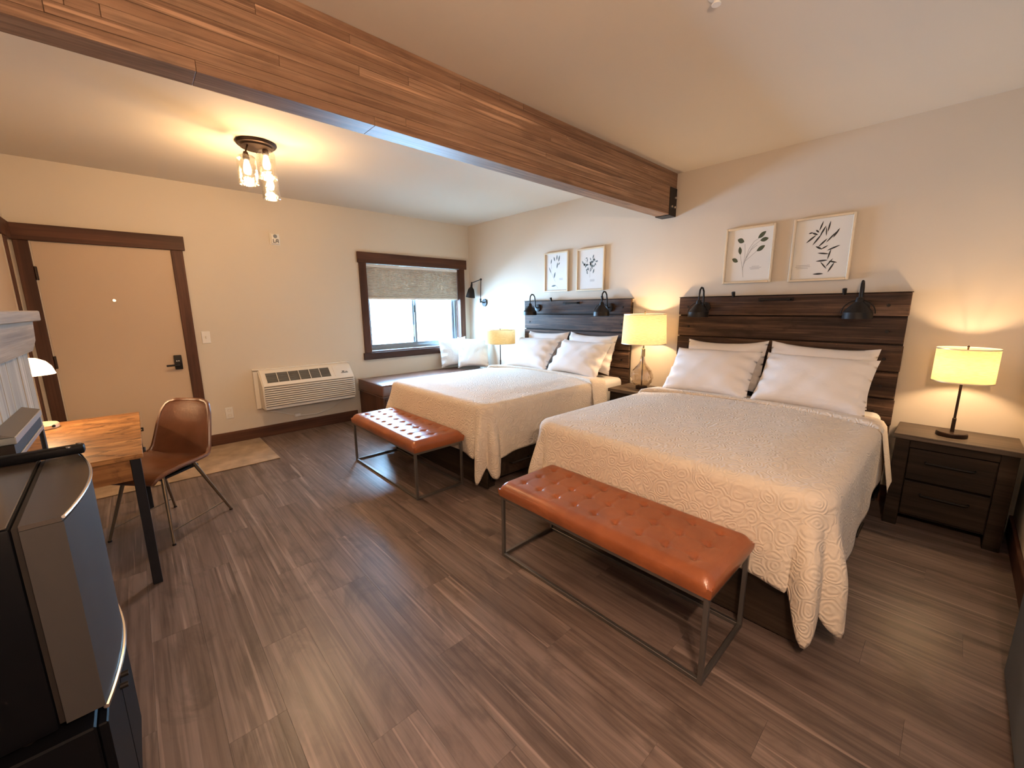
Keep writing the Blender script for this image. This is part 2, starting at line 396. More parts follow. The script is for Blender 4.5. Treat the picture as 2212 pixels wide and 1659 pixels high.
# ceiling beam: glued laminations, steel saddle at the right wall
BY0, BY1, BZ = 1.989, 2.1195, 2.303
be = thing('glulam_beam', 'long brown laminated timber ceiling beam crossing the room', 'beam', (0, 0, BZ))
NL = 10; lh = (ZC-BZ)/NL
for k in range(NL):
    xs = sorted([XL, XH-.001]+[random.uniform(-.3, 3.6) for _ in range(2)])
    xs = [q for i, q in enumerate(xs) if i in (0, len(xs)-1) or min(abs(q-xs[0]), abs(q-xs[-1])) > .4]
    for a, b in zip(xs, xs[1:]):
        if b-a < .05: continue
        j = random.uniform(0, .0012)
        B().box(a+.0005, b-.0005, BY0+j, BY1-j, k*lh+.0004, (k+1)*lh-.0004, .0012).obj('lamination', 'beam', be)
sd = thing('beam_saddle', 'dark steel saddle bracket holding the beam end at the wall', 'bracket', (XH, 2.054, BZ))
B().box(-.135, -.001, -.070, -.0655, -.006, .245, .001).obj('side_plate', 'stone', sd)
B().box(-.135, -.001, .0660, .0705, -.006, .245, .001).obj('side_plate', 'stone', sd)
B().box(-.135, -.001, -.0705, .0705, -.0065, -.001, .001).obj('base_plate', 'stone', sd)
for xx, zz in ((-.035, .16), (-.04, .075), (-.095, .075)):
    B().cyl((xx, -.070, zz), (xx, -.080, zz), .013, .011, 6).obj('bolt', 'chrome', sd)
sp = thing('fire_sprinkler', 'small white fire sprinkler head on the ceiling near the top edge', 'sprinkler', (1.905, .835, ZC))
B().lathe([(.0, 0), (.034, 0), (.032, -.006), (.012, -.008), (.010, -.03), (.0, -.03)], seg=20).obj('escutcheon', 'white', sp)
B().lathe([(.0, -.030), (.018, -.030), (.018, -.034), (0, -.034)], seg=16).obj('deflector', 'white', sp)

# ------------------------------------------------------------------ ceiling light
cl = thing('ceiling_light', 'bronze flush ceiling light with three hanging seeded glass jars', 'ceiling light', (.858, 3.76, ZC))
B().lathe([(0, -.001), (.135, -.001), (.137, -.008), (.128, -.020), (.112, -.024), (.108, -.036), (.0, -.038)], seg=48).obj('canopy', 'bronze', cl)
for (dx, dy, zt) in ((-.088, -.055, -.115), (.052, -.02, -.045), (.088, .085, -.165)):
    B().cyl((dx*.75, dy*.75, -.034), (dx, dy, zt+.02), .006).obj('stem', 'bronze', cl)
    B().lathe([(.0, .024), (.014, .022), (.020, .0), (.024, -.028), (0, -.03)], (dx, dy, zt), 20).obj('socket', 'bronze', cl)
    g = B().lathe([(.020, -.006), (.050, -.007), (.060, -.018), (.064, -.04), (.064, -.200), (.060, -.203), (.058, -.198), (.058, -.04)], (dx, dy, zt), 36).obj('glass_jar', 'jar', cl)
    B().lathe([(.0, -.028), (.014, -.034), (.024, -.075), (.028, -.10), (.022, -.128), (.0, -.138)], (dx, dy, zt), 20).obj('bulb', 'bulb', cl)
    lamp(cl, (dx, dy, zt-.168), P_CEIL, .028)

# entry sconce on the wall behind the photographer
sc = thing('wall_sconce', 'bronze two-glass wall sconce high on the near wall', 'lamp', (.30, YN, 2.0))
B().box(-.16, .16, .001, .022, -.05, .05, .006, 2).obj('back_plate', 'bronze', sc)
for dx in (-.11, .11):
    B().tube([(dx, .02, 0), (dx, .09, 0), (dx, .10, -.02)], .007, 8).obj('arm', 'bronze', sc)
    B().lathe([(.03, -.02), (.045, -.04), (.055, -.16)], (dx, .10, 0), 28).obj('glass_shade', 'jar', sc)
    B().ball((dx, .10, -.08), .024).obj('bulb', 'bulb', sc)
    lamp(sc, (dx, .10, -.13), P_SCONCE, .03, (1.0, .70, .49))

# ------------------------------------------------------------------ beds
def ycurve(t): return t
def make_bed(yn, label, group):
    """platform bed: headboard of planks against the right wall, drawers along the sides"""
    bed = thing('platform_bed', label, 'bed', (0, yn, 0), 0, group)
    w = 1.618; hx = XH-.06
    hb = B().box(hx+.033, XH-.003, .006, w-.006, .02, 1.50).obj('headboard', 'frame', bed)
    zs = [1.535, 1.363, 1.168, .973, .778, .583, .388, .193]
    for k, (a, b) in enumerate(zip(zs, zs[1:])):
        j = random.uniform(-.004, .004)
        B().box(hx+random.uniform(0, .004), hx+.032, 0 + (.004 if k % 2 else 0), w-(.003 if k % 2 else 0), b+.011, a, .004).obj('board', 'head', hb)
        for yy in (.10, w-.10): B().cyl((hx+.003, yy+j*3, (a+b)/2), (hx-.002, yy+j*3, (a+b)/2), .012, .010, 12).obj('bolt', 'black', hb)
    B().box(hx-.004, XH-.003, -.004, w+.004, 1.536, 1.5405, .001).obj('top_cap', 'frame', hb)
    for yy in (.365, 1.135): B().cyl((hx+.005, yy, 1.53), (hx-.010, yy, 1.572), .012, .014, 10).obj('peg', 'black', hb)
    h = B(); h.tube([(hx, .70, 1.502), (hx-.024, .705, 1.502), (hx-.026, .74, 1.502), (hx-.026, .88, 1.502), (hx-.024, .915, 1.502), (hx, .92, 1.502)], .009, 8)
    h.box(hx-.006, hx+.001, .685, .725, 1.488, 1.516).box(hx-.006, hx+.001, .895, .935, 1.488, 1.516).obj('pull_handle', 'black', hb)
    fx = 1.955
    B().box(fx, hx-.002, .045, w-.045, .06, .40, .004).obj('platform', 'frame', bed)
    for xx in (fx+.01, 2.9, hx-.12):
        for yy in (.06, w-.14): B().box(xx, xx+.08, yy, yy+.08, 0, .065).obj('leg', 'frame', bed)
    B().box(fx-.022, fx, .02, w-.02, .012, .40, .004).obj('footboard', 'frame', bed)
    for side, y0, y1, yh in ((0, .022, .045, .022), (1, w-.045, w-.022, w-.022)):
        sg = -1 if side == 0 else 1
        for x0, x1 in ((fx+.02, 2.60), (2.63, 3.25), (3.28, hx-.02)):
            dr = B().box(x0, x1, y0, y1, .075, .385, .004).obj('drawer', 'frame', bed)
            xc = (x0+x1)/2; B().tube([(xc-.11, yh, .175), (xc-.105, yh+sg*.028, .175), (xc+.105, yh+sg*.028, .175), (xc+.11, yh, .175)], .007, 8).obj('handle', 'black', dr)
    return bed
make_bed(.244, 'dark plank platform bed nearest the camera, with framed leaf prints above', 'platform beds')
make_bed(2.390, 'dark plank platform bed beside the window, further from the camera', 'platform beds')

ZT = .700
def make_mattress(yn, label):
    b = B().box(1.965, 3.905, yn+.05, yn+1.568, .402, ZT-.012, .05, 4)
    return tag(b.obj('mattress', 'sheet', None, 60), label, 'mattress', 'mattresses under the quilts')
make_mattress(.244, 'white sheeted mattress on the bed nearest the camera')
make_mattress(2.390, 'white sheeted mattress on the bed beside the window')

def make_quilt(yn, label, seed):
    rnd = random.Random(seed); xe, y0, y1, rc, xf = 1.957, yn+.042, yn+1.576, .07, 3.42
    pts = []
    def side(t): return t
    for k in range(34): t = k/33; pts.append((lerp(xf, xe+rc, t), y0, 0, -1, 0, t))
    for k in range(1, 30): a = k/30*PI/2; pts.append((xe+rc-rc*math.sin(a), y0+rc-rc*math.cos(a), -math.sin(a), -math.cos(a), 1, k/30))
    for k in range(40): t = k/39; pts.append((xe, lerp(y0+rc, y1-rc, t), -1, 0, 2, t))
    for k in range(1, 30): a = k/30*PI/2; pts.append((xe+rc-rc*math.cos(a), y1-rc+rc*math.sin(a), -math.cos(a), math.sin(a), 3, k/30))
    for k in range(34): t = k/33; pts.append((lerp(xe+rc, xf, t), y1, 0, 1, 4, t))
    yc = (y0+y1)/2; r = .045; ND = 26; NI = 16; rows = []
    ph = [rnd.uniform(0, 6) for _ in range(4)]
    for (px, py, nx, ny, kind, t) in pts:
        # hang length and fold amplitude
        tc = t if kind == 1 else 1-t
        if kind in (1, 3): cw = math.sin(PI*t)**.7
        elif kind in (0, 4): d = abs(px-(xe+rc)); cw = .35*math.exp(-(d/.10)**2)
        else: d = min(py-(y0+rc), (y1-rc)-py); cw = .35*math.exp(-(d/.10)**2)
        L = lerp(.435, .36, smooth((px-xe-.3)/1.2)) if kind in (0, 4) else .445
        if kind in (1, 3): L = .445+.19*math.exp(-((tc-.72)/.13)**2)+.15*math.exp(-((tc-.26)/.26)**2)
        elif cw > 0: L += .05*cw
        col = []
        sx = max(px, xe+.55) if kind in (1, 2, 3) else max(px, xe+.55); spine = Vector((min(sx, xf), yc, ZT+.018))
        e = Vector((px, py, ZT))
        for k in range(NI, 0, -1):
            u = k/NI; q = e.lerp(spine, u)
            q.z = ZT+.018*smooth(u*2.5)+.003*math.sin(q.x*9+ph[0])*math.sin(q.y*7+ph[1])*min(1, u*4)
            col.append(q)
        for k in range(ND+1):
            d = L*k/ND; arc = r*PI/2
            if d < arc: a = d/r; o, z = r*math.sin(a), ZT-r*(1-math.cos(a))
            else:
                s_ = d-arc; o, z = r+.05*s_, ZT-r-s_
            f = smooth((d-.05)/.35)
            o += f*cw*(.05+.036*math.cos(4*PI*(tc-.72))) if kind in (1, 3) else f*cw*.04
            o += f*.006*math.sin((px+py)*13+ph[2])
            lat = 0
            col.append(Vector((px+nx*o-ny*lat, py+ny*o+nx*lat, z)))
        rows.append(col)
    qo = thing('quilt', label, 'quilt', (0, 0, 0), 0, 'ivory quilts')
    c = B().grid(rows); bmesh.ops.remove_doubles(c.b, verts=c.b.verts, dist=.0004); c = c.obj('quilt_cover', 'quilt', qo, 80)
    sm = c.modifiers.new('thickness', 'SOLIDIFY'); sm.thickness = .010; sm.offset = 1
    # head end turned back into a band
    rows = []; path = []
    for k in range(15): path.append((-1, .40*(1-k/14)))
    for k in range(1, 26): path.append((0, k/26))
    for k in range(15): path.append((1, .40*k/14))
    for kind, t in path:
        if kind == 0: y = lerp(y0, y1, t); base = (y, ZT+.020+.006*math.sin(PI*t)); ed = 0
        else:
            s_ = t; a = min(1, s_/.07)*PI/2; o = .058*math.sin(a)+.19*max(0, s_-.07); z = ZT+.018-.058*(1-math.cos(a))-max(0, s_-.07)
            y = y0-o if kind == -1 else y1+o; base = (y, z); ed = s_
        c2 = ((base[0]-yc)/.767)**2; xa = 3.40-.12*c2+.0*ed; xb = 3.60-.10*min(c2, 1.4)
        row = [(xa, base[0], base[1]-.008), (xa-.010, base[0], base[1]+.006), (xa-.002, base[0], base[1]+.022)]
        for q in range(1, 7): row.append((lerp(xa, xb, q/6), base[0], base[1]+.022-.016*(q/6)))
        row.append((xb, base[0], base[1]-.010)); rows.append(row)
    b = B().grid(rows).obj('turned_back_band', 'quilt', qo, 80)
    return qo
make_quilt(.244, 'ivory scroll-stitched quilt draped over the bed nearest the camera', 1)
make_quilt(2.390, 'ivory scroll-stitched quilt draped over the bed beside the window', 2)

def pillow_mesh(name, mat, a, b, T, seed, n=30):
    rnd = random.Random(seed); ph = [rnd.uniform(0, 6.3) for _ in range(8)]; bm = B(); vs = {}
    for sgn in (1, -1):
        rows = []
        for i in range(n+1):
            r = []
            for j in range(n+1):
                u, v = -1+2*i/n, -1+2*j/n
                xx = a*u*(1-.05*(1-v*v)); yy = b*v*(1-.13*(1-abs(u)**2.5))*(1.04 if v > 0 else .96)
                h = T*max(0, (1-abs(u)**2.6)*(1-abs(v)**2.6))**.5
                wr = .002*math.sin(7*u+3*v+ph[0])*math.sin(5*v+ph[1])+.001*math.sin(13*u-6*v+ph[2])
                wr += .016*math.exp(-((1-abs(u))/.25)**2)*math.sin(13*v+ph[3]+3*u)
                h = sgn*(h+wr*min(1, h/(.4*T)+.05)) + .012*math.sin(2.2*u+ph[4])*(v)
                r.append((xx, yy, h))
            rows.append(r)
        bm.grid(rows)
    bmesh.ops.remove_doubles(bm.b, verts=bm.b.verts, dist=.0005)
    return bm.mesh(name, mat, 80)
def place(me, name, loc, tilt, rz, label, cat, group, roll=0.):
    """pillow standing on its long edge: local x = width, y = height, z = thickness; rz turns it, tilt leans it back"""
    o = link(name, me); o.matrix_world = Matrix.Translation(loc) @ Matrix.Rotation(rz, 4, 'Z') @ Matrix.Rotation(PI/2-tilt, 4, 'X') @ Matrix.Rotation(roll, 4, 'Z')
    return tag(o, label, cat, group)
# rz = -90 deg: the face looks to -x
for yn, nm, k in ((.244, 'bed nearest the camera', 0), (2.390, 'bed beside the window', 1)):
    g = 'white bed pillows'
    for j, (yy, xx, w, rl, side) in enumerate(((1.19, 3.80, .335, .02, 'far'), (.455, 3.80, .34, -.03, 'near'))):
        place(pillow_mesh('pillow', 'pillow', w, .225, .085, 10+k*4+j), 'bed_pillow', (xx, yn+yy-.05*(j == 0), .935), math.radians(20), -PI/2, f'white pillow at the back, {side} side of the {nm}', 'pillow', g, rl)
    for j, (yy, xx, w, rl, side) in enumerate(((1.165, 3.60, .35, .015, 'far'), (.44, 3.60, .345, -.02, 'near'))):
        place(pillow_mesh('pillow', 'pillow', w, .235, .095, 20+k*4+j), 'bed_pillow', (xx, yn+yy, .895), math.radians(40), -PI/2, f'white pillow in front, {side} side of the {nm}', 'pillow', g, rl)

# ------------------------------------------------------------------ tufted benches
def make_bench(x0, y0, label):
    Wd, Ln, ZF = .441, 1.177, .381
    be = thing('tufted_bench', label, 'bench', (x0, y0, 0), 0, 'tan leather benches at the bed feet'); q = .019
    for xx in (0, Wd-q):
        for yy in (0, Ln-q): B().box(xx, xx+q, yy, yy+q, 0, ZF, .0015).obj('leg', 'steel', be)
    for xx in (0, Wd-q):
        for z in (0, ZF-q): B().box(xx+.0005, xx+q-.0005, q, Ln-q, z, z+q, .0015).obj('rail', 'steel', be)
    for yy in (0, Ln-q):
        for z in (0, ZF-q): B().box(q, Wd-q, yy+.0005, yy+q-.0005, z, z+q, .0015).obj('rail', 'steel', be)
    bt = [(Wd*(.21+.29*i), Ln*(.085+.83*j/8)) for i in range(3) for j in range(9)]
    NX, NY, TH, E = 60, 150, .085, .012; rows = []
    x_a, x_b, y_a, y_b = -.006, Wd+.006, -.006, Ln+.006
    def top(x_, y_):
        dx, dy = min(x_-x_a, x_b-x_), min(y_-y_a, y_b-y_); h = TH
        for d in (dx, dy):
            if d < .045: h -= .026*(1-d/.045)**2.2
        for bx_, by_ in bt:
            ax, ay = x_-bx_, y_-by_; rr = ax*ax+ay*ay
            if rr < .02: h -= .011*math.exp(-rr/.00030)+.0035*math.exp(-(ax*ax/.0030+ay*ay/.00006))+.0025*math.exp(-(ax*ax/.00005+ay*ay/.0022))
        return h
    us = [0]+[E*.5]+[lerp(E, 1-E, i/(NX-4)) for i in range(NX-3)]+[1-E*.5]+[1]
    vs = [0]+[.002]+[lerp(.005, .995, i/(NY-4)) for i in range(NY-3)]+[.998]+[1]
    for u in us: rows.append([(lerp(x_a, x_b, u), lerp(y_a, y_b, v), ZF+.001+top(lerp(x_a, x_b, u), lerp(y_a, y_b, v))) for v in vs])
    cu = B().grid(rows); per = [rows[0][j] for j in range(len(vs))]+[rows[i][-1] for i in range(1, len(us))]+[rows[-1][j] for j in range(len(vs)-2, -1, -1)]+[rows[i][0] for i in range(len(us)-2, 0, -1)]
    cx_, cy_ = Wd/2, Ln/2; skirt = [per]
    for z, o in ((.045, .006), (.020, .004), (.003, .0), (.0005, -.02)): skirt.append([(p[0]+(o if p[0] > cx_ else -o)*(1 if abs(p[0]-cx_) > Wd*.48 else 0), p[1]+(o if p[1] > cy_ else -o)*(1 if abs(p[1]-cy_) > Ln*.48 else 0), ZF+z) for p in per])
    cu.grid(skirt, True); bmesh.ops.remove_doubles(cu.b, verts=cu.b.verts, dist=.0002)
    c = cu.obj('cushion', 'leather', be, 60)
    bm_ = B().ball((0, 0, 0), .0085, (1, 1, .55), 10, 6).mesh('button', 'leather')
    for bx_, by_ in bt: link('button', bm_, c, (bx_, by_, ZF+.001+top(bx_, by_)+.001))
    pp = [(-.003, -.003, 0), (Wd+.003, -.003, 0), (Wd+.003, Ln+.003, 0), (-.003, Ln+.003, 0), (-.003, -.003, 0)]
    B().tube([(a, b_, ZF+.003) for a, b_, _ in pp], .0035, 6).obj('piping', 'leather', c)
    return be
make_bench(1.442, .498, 'tan button-tufted leather bench nearest the camera, on a steel frame')
make_bench(1.432, 2.651, 'tan button-tufted leather bench at the foot of the window-side bed')

# ------------------------------------------------------------------ nightstands
def make_nightstand(y0, w, x0, label, grp='dark wood nightstands'):
    H = .63; n = thing('nightstand', label, 'nightstand', (x0, y0, 0), 0, grp); D = XH-.022-x0
    tp = B()
    B().box(-.022, D, 0, w, H-.032, H, .003).obj('top', 'nstop', n)
    for xx in (.0, D-.06):
        for yy in (.012, w-.082): B().box(xx, xx+.06, yy, yy+.07, 0, H-.032, .003).obj('leg', 'frame', n)
    B().box(.035, D-.01, .03, w-.03, .075, H-.034).obj('body', 'frame', n)
    B().box(.006, .034, .082, w-.082, H-.085, H-.033, .002).obj('rail', 'frame', n)
    for z0, z1 in ((.335, H-.09), (.095, .322)):
        dr = B().box(.002, .034, .086, w-.086, z0, z1, .003).obj('drawer', 'frame', n)
        zc = z1-.075; B().tube([(.002, w/2-.105, zc), (-.022, w/2-.10, zc), (-.026, w/2-.085, zc), (-.026, w/2+.085, zc), (-.022, w/2+.10, zc), (.002, w/2+.105, zc)], .0065, 8).obj('handle', 'black', dr)
    return n
make_nightstand(-.345, .545, 3.592, 'dark two-drawer nightstand in the right corner, under the linen drum lamp')
make_nightstand(1.876, .500, 3.545, 'dark nightstand between the two beds, under the glass lamp')
make_nightstand(4.035, .490, 3.56, 'dark nightstand in the far corner between bed and window seat')

# ------------------------------------------------------------------ table lamps
def drum(t, zb, zt, rb, rt, mat):
    sh = B().lathe([(rb, zb), (rt, zt)], seg=56).obj('lamp_shade', mat, t)
    for z, r in ((zb, rb), (zt, rt)): B().lathe([(r+.0015, z-.003), (r+.0015, z+.003), (r-.0015, z+.003), (r-.0015, z-.003)], seg=56, closed=True).obj('shade_rim', 'gilt', sh)
    B().tube([(-rt, 0, zt-.012), (rt, 0, zt-.012)], .002, 6).tube([(0, -rt, zt-.012), (0, rt, zt-.012)], .002, 6).obj('spider', 'brass', sh)
def drum_lamp(loc, label, zb, zt, r, power):
    t = thing('table_lamp', label, 'lamp', loc, 0, 'table lamps')
    B().lathe([(0, 0), (.070, 0), (.072, .006), (.072, .022), (.068, .027), (0, .028)], seg=44).obj('base', 'bronze', t)
    B().lathe([(.0, .026), (.0095, .028), (.0095, .115), (.0065, .118), (.0065, zt-.03), (0, zt-.03)], seg=18).obj('stem', 'bronze', t)
    drum(t, zb, zt, r, r, 'shade')
    B().lathe([(0, zt-.03), (.005, zt-.02), (.004, zt+.006), (.007, zt+.012), (0, zt+.020)], seg=14).obj('finial', 'bronze', t)
    B().lathe([(0, zb+.055), (.016, zb+.06), (.020, zb+.10), (.012, zb+.125), (0, zb+.13)], seg=16).obj('bulb', 'bulb', t)
    lamp(t, (0, 0, zb+.095), power, .026); return t
drum_lamp((3.735, -.055, .630), 'lit linen drum lamp on a thin bronze stem in the right corner', .352, .555, .136, P_TABLE)
drum_lamp((3.665, 4.225, .630), 'lit drum lamp in the far corner beside the window seat', .345, .530, .205, P_TABLE*.4)
gl = thing('table_lamp', 'lit cream drum lamp with a ribbed smoky glass body, between the beds', 'lamp', (3.735, 2.118, .630), 0, 'table lamps')
B().lathe([(0, 0), (.057, 0), (.057, .030), (.050, .034), (0, .034)], seg=36).obj('base', 'bronze', gl)
pr = [(.046, .034), (.074, .045), (.098, .075), (.108, .115), (.105, .150), (.089, .190), (.064, .222), (.040, .250), (.024, .280), (.020, .315), (.019, .330)]
B().lathe(pr, seg=96, tw=2.2, rib=.055, nrib=12).obj('glass_body', 'smoke', gl)
B().cyl((0, 0, .03), (0, 0, .33), .006).obj('inner_rod', 'bronze', gl)
B().lathe([(.0, .328), (.020, .330), (.020, .405), (.010, .41), (.010, .72), (0, .72)], seg=18).obj('neck', 'brass', gl)
drum(gl, .462, .748, .215, .200, 'shade2')
B().lathe([(0, .72), (.005, .745), (.004, .765), (.007, .772), (0, .785)], seg=14).obj('finial', 'brass', gl)
B().lathe([(0, .54), (.018, .55), (.022, .60), (.012, .635), (0, .64)], seg=16).obj('bulb', 'bulb', gl)
lamp(gl, (0, 0, .60), P_TABLE*1.1, .03)

# ------------------------------------------------------------------ reading lamps on the headboards
def gooseneck(y, label, rz=0.):
    t = thing('gooseneck_lamp', label, 'lamp', (XH-.062, y, 1.445), rz, 'black gooseneck reading lamps')
    B().lathe([(0, 0), (.045, 0), (.045, .012), (.030, .016), (0, .018)], seg=28).obj('wall_plate', 'black', t)
    pl = t.children[-1]; pl.matrix_local = Matrix.Rotation(-PI/2, 4, 'Y')
    pts = [(-.012, 0, 0), (-.035, 0, .004), (-.050, 0, .030), (-.054, 0, .09), (-.062, 0, .14), (-.085, 0, .168), (-.115, 0, .172), (-.140, 0, .150), (-.148, 0, .11), (-.149, 0, .06)]
    fine = []
    for i in range(len(pts)-1):
        for k in range(3): fine.append(Vector(pts[i]).lerp(Vector(pts[i+1]), k/3))
    B().tube(fine+[pts[-1]], .0075, 10).obj('arm', 'black', t)
    B().lathe([(.0, .062), (.018, .060), (.022, .045), (.024, .028), (.042, .010), (.066, -.020), (.080, -.040), (.084, -.044), (.086, -.088), (.082, -.088), (.080, -.050), (.058, -.020), (.02, .0), (0, .0)], (-.149, 0, 0), 32).obj('shade', 'black', t)
    B().tube([(-.149, .094*math.cos(a_), -.052+.094*math.sin(a_)) for a_ in [PI*k/18 for k in range(19)]], .0035, 6).obj('yoke', 'black', t)
    B().ball((-.149, 0, -.04), .024).obj('bulb', 'white', t)
    return t
gooseneck(.497, 'black gooseneck lamp on the right end of the nearest headboard')
gooseneck(1.612, 'black gooseneck lamp on the left end of the nearest headboard')
gooseneck(2.655, 'black gooseneck lamp on the right end of the window-side headboard')
gooseneck(3.752, 'black gooseneck lamp on the left end of the window-side headboard')

# swing-arm lamp in the far corner
sw = thing('swing_arm_lamp', 'black swing-arm wall lamp high in the corner beside the window', 'lamp', (XH, 4.925, 1.53))
B().cyl((-.001, 0, 0), (-.018, 0, 0), .058, .055, 28).obj('wall_plate', 'black', sw)
B().cyl((-.018, 0, 0), (-.10, -.02, .02), .008).cyl((-.10, -.02, .0), (-.10, -.02, .06), .013).obj('pivot', 'black', sw)
B().cyl((-.10, -.02, .05), (-.118, -.06, .335), .006).ball((-.118, -.06, .335), .016).obj('lower_arm', 'black', sw)
B().cyl((-.118, -.06, .335), (-.125, .155, .295), .006).ball((-.125, .155, .295), .014).obj('upper_arm', 'black', sw)
sh = B().lathe([(0, .0), (.014, -.004), (.017, -.05), (.034, -.072), (.044, -.085), (.072, -.205), (.069, -.205), (.040, -.088), (0, -.07)], seg=28).obj('shade', 'black', sw)
sh.matrix_local = Matrix.Translation((-.125, .155, .285)) @ Matrix.Rotation(math.radians(12), 4, 'X')

# ------------------------------------------------------------------ framed prints
def leaf2d(c, ang, L, w):
    out = []
    for k in range(9): t = k/8; out.append((L*(t-.5), w*math.sin(PI*t)**.8))
    for k in range(7, 0, -1): t = k/8; out.append((L*(t-.5), -w*math.sin(PI*t)**.8))
    ca, sa = math.cos(ang), math.sin(ang); return [(c[0]+x_*ca-y_*sa, c[1]+x_*sa+y_*ca) for x_, y_ in out]
def stroke2d(pts, w):
    res = []
    P_ = [Vector((*p, 0)) for p in pts]
    L_, R_ = [], []
    for i, p in enumerate(P_):
        d = (P_[min(i+1, len(P_)-1)]-P_[max(i-1, 0)]).normalized(); n = Vector((-d.y, d.x, 0)); L_.append(p+n*w); R_.append(p-n*w)
    return [[tuple(L_[i][:2]), tuple(L_[i+1][:2]), tuple(R_[i+1][:2]), tuple(R_[i][:2])] for i in range(len(P_)-1)]
def picture(y_left, y_right, z0, z1, label, leaves, lmat, stems, caption, dep=.030):
    """hangs on the right wall; picture coordinates run 0..1 left to right as seen, 0..1 upward"""
    w = y_left-y_right; h = z1-z0; f = .018
    t = thing('framed_print', label, 'picture', (XH-.001, y_left, z0), 0, 'framed botanical prints')
    fr = B()
    for a in ((0, f, 0, h), (w-f, w, 0, h), (f, w-f, 0, f), (f, w-f, h-f, h)): fr.box(-dep, 0, -a[1], -a[0], a[2], a[3], .003)
    fr.obj('frame', 'gilt', t)
    B().box(-.012, -.006, -(w-f), -f, f, h-f).obj('paper', 'paper', t)
    def add(polys, nm, mat, off):
        b = B()
        for pl in polys: b.poly([(-.0122-off, -(f+(w-2*f)*u), f+(h-2*f)*v) for u, v in pl])
        b.obj(nm, mat, t)
    asp = (h-2*f)/(w-2*f)
    add([[(u, v) for u, v in leaf2d(c, a, L, wd)] for c, a, L, wd in leaves], 'printed_leaves', lmat, .0004)
    if stems: add([q for s_ in stems for q in stroke2d(s_, .0045)], 'printed_stems', 'greyink', .0002)
    add([[(u-l_/2, v), (u+l_/2, v), (u+l_/2, v+.008), (u-l_/2, v+.008)] for u, v, l_ in caption], 'printed_caption', 'greyink', .0003)
    B().poly([(-.016, -(w-f), f), (-.016, -f, f), (-.016, -f, h-f), (-.016, -(w-f), h-f)]).obj('glazing', 'picglass', t)
D_ = math.radians
picture(1.497, 1.113, 1.645, 2.114, 'framed print of six green leaves on one branching stem', [((.30, .79), D_(-20), .17, .048), ((.76, .86), D_(35), .20, .042), ((.82, .77), D_(8), .18, .040), ((.76, .61), D_(28), .20, .042), ((.30, .60), D_(-78), .16, .040), ((.20, .42), D_(-25), .16, .040)], 'green',
    [[(.42, .08), (.39, .25), (.44, .42), (.55, .60), (.68, .68)], [(.40, .22), (.33, .45), (.31, .55)], [(.41, .32), (.42, .55), (.40, .72)], [(.43, .40), (.50, .62), (.60, .75), (.70, .80)], [(.45, .45), (.58, .66), (.74, .76)], [(.42, .38), (.56, .48), (.68, .57)]],
    [(.68, .275, .16), (.68, .25, .26), (.67, .225, .20)])
ink = []
rr = random.Random(5)
for c, a, L in [((.46, .88), 70, .17), ((.60, .86), 80, .18), ((.36, .76), -20, .12), ((.30, .68), 35, .22), ((.41, .66), 50, .24), ((.50, .80), 60, .18), ((.56, .78), 95, .15), ((.66, .68), 45, .24), ((.74, .74), 55, .18), ((.52, .60), 40, .20), ((.46, .52), -25, .14), ((.56, .52), 25, .14), ((.72, .50), 18, .24), ((.55, .42), -8, .22), ((.66, .40), 75, .18), ((.54, .30), 2, .22), ((.58, .22), -45, .18), ((.68, .26), 50, .18), ((.74, .27), -12, .16), ((.72, .18), 58, .20), ((.50, .08), 0, .20), ((.28, .78), 10, .08), ((.40, .80), -35, .08)]:
    ink.append((c, D_(a), L, .011+rr.uniform(0, .005)))
picture(.990, .604, 1.638, 2.118, 'framed print of dark slender falling leaves, nearest the right corner', ink, 'ink', [], [(.20, .235, .26), (.20, .21, .28), (.19, .185, .22)])
picture(3.680, 3.290, 1.643, 2.123, 'framed print of a tall sparse leafy stem, left of the pair over the window-side bed', [((.26, .80), D_(80), .14, .022), ((.40, .86), D_(115), .14, .024), ((.52, .89), D_(85), .15, .026), ((.62, .86), D_(72), .18, .030), ((.54, .68), D_(75), .17, .026), ((.62, .72), D_(40), .10, .02), ((.20, .57), D_(120), .20, .016), ((.42, .42), D_(70), .18, .030), ((.38, .13), D_(5), .22, .022)], 'faded',
    [[(.46, .24), (.36, .36), (.26, .50), (.17, .64)], [(.28, .60), (.27, .72)], [(.52, .62), (.56, .75)], [(.38, .13), (.52, .12), (.58, .06)]], [(.72, .32, .16), (.72, .30, .16), (.72, .28, .16)])
blo = []
for k in range(34): a = rr.uniform(0, 6.28); d = rr.uniform(.02, .30)**1.0; blo.append(((.48+d*math.cos(a), .62+d*.75*math.sin(a)), rr.uniform(0, 6.28), rr.uniform(.05, .13), rr.uniform(.012, .024)))
picture(3.160, 2.770, 1.638, 2.118, 'framed print of a small bushy sprig, right of the pair over the window-side bed', blo, 'faded', [[(.48, .30), (.48, .45), (.44, .6), (.25, .78)], [(.48, .45), (.56, .62), (.66, .8)]], [(.58, .24, .18), (.58, .22, .18), (.58, .20, .18)])

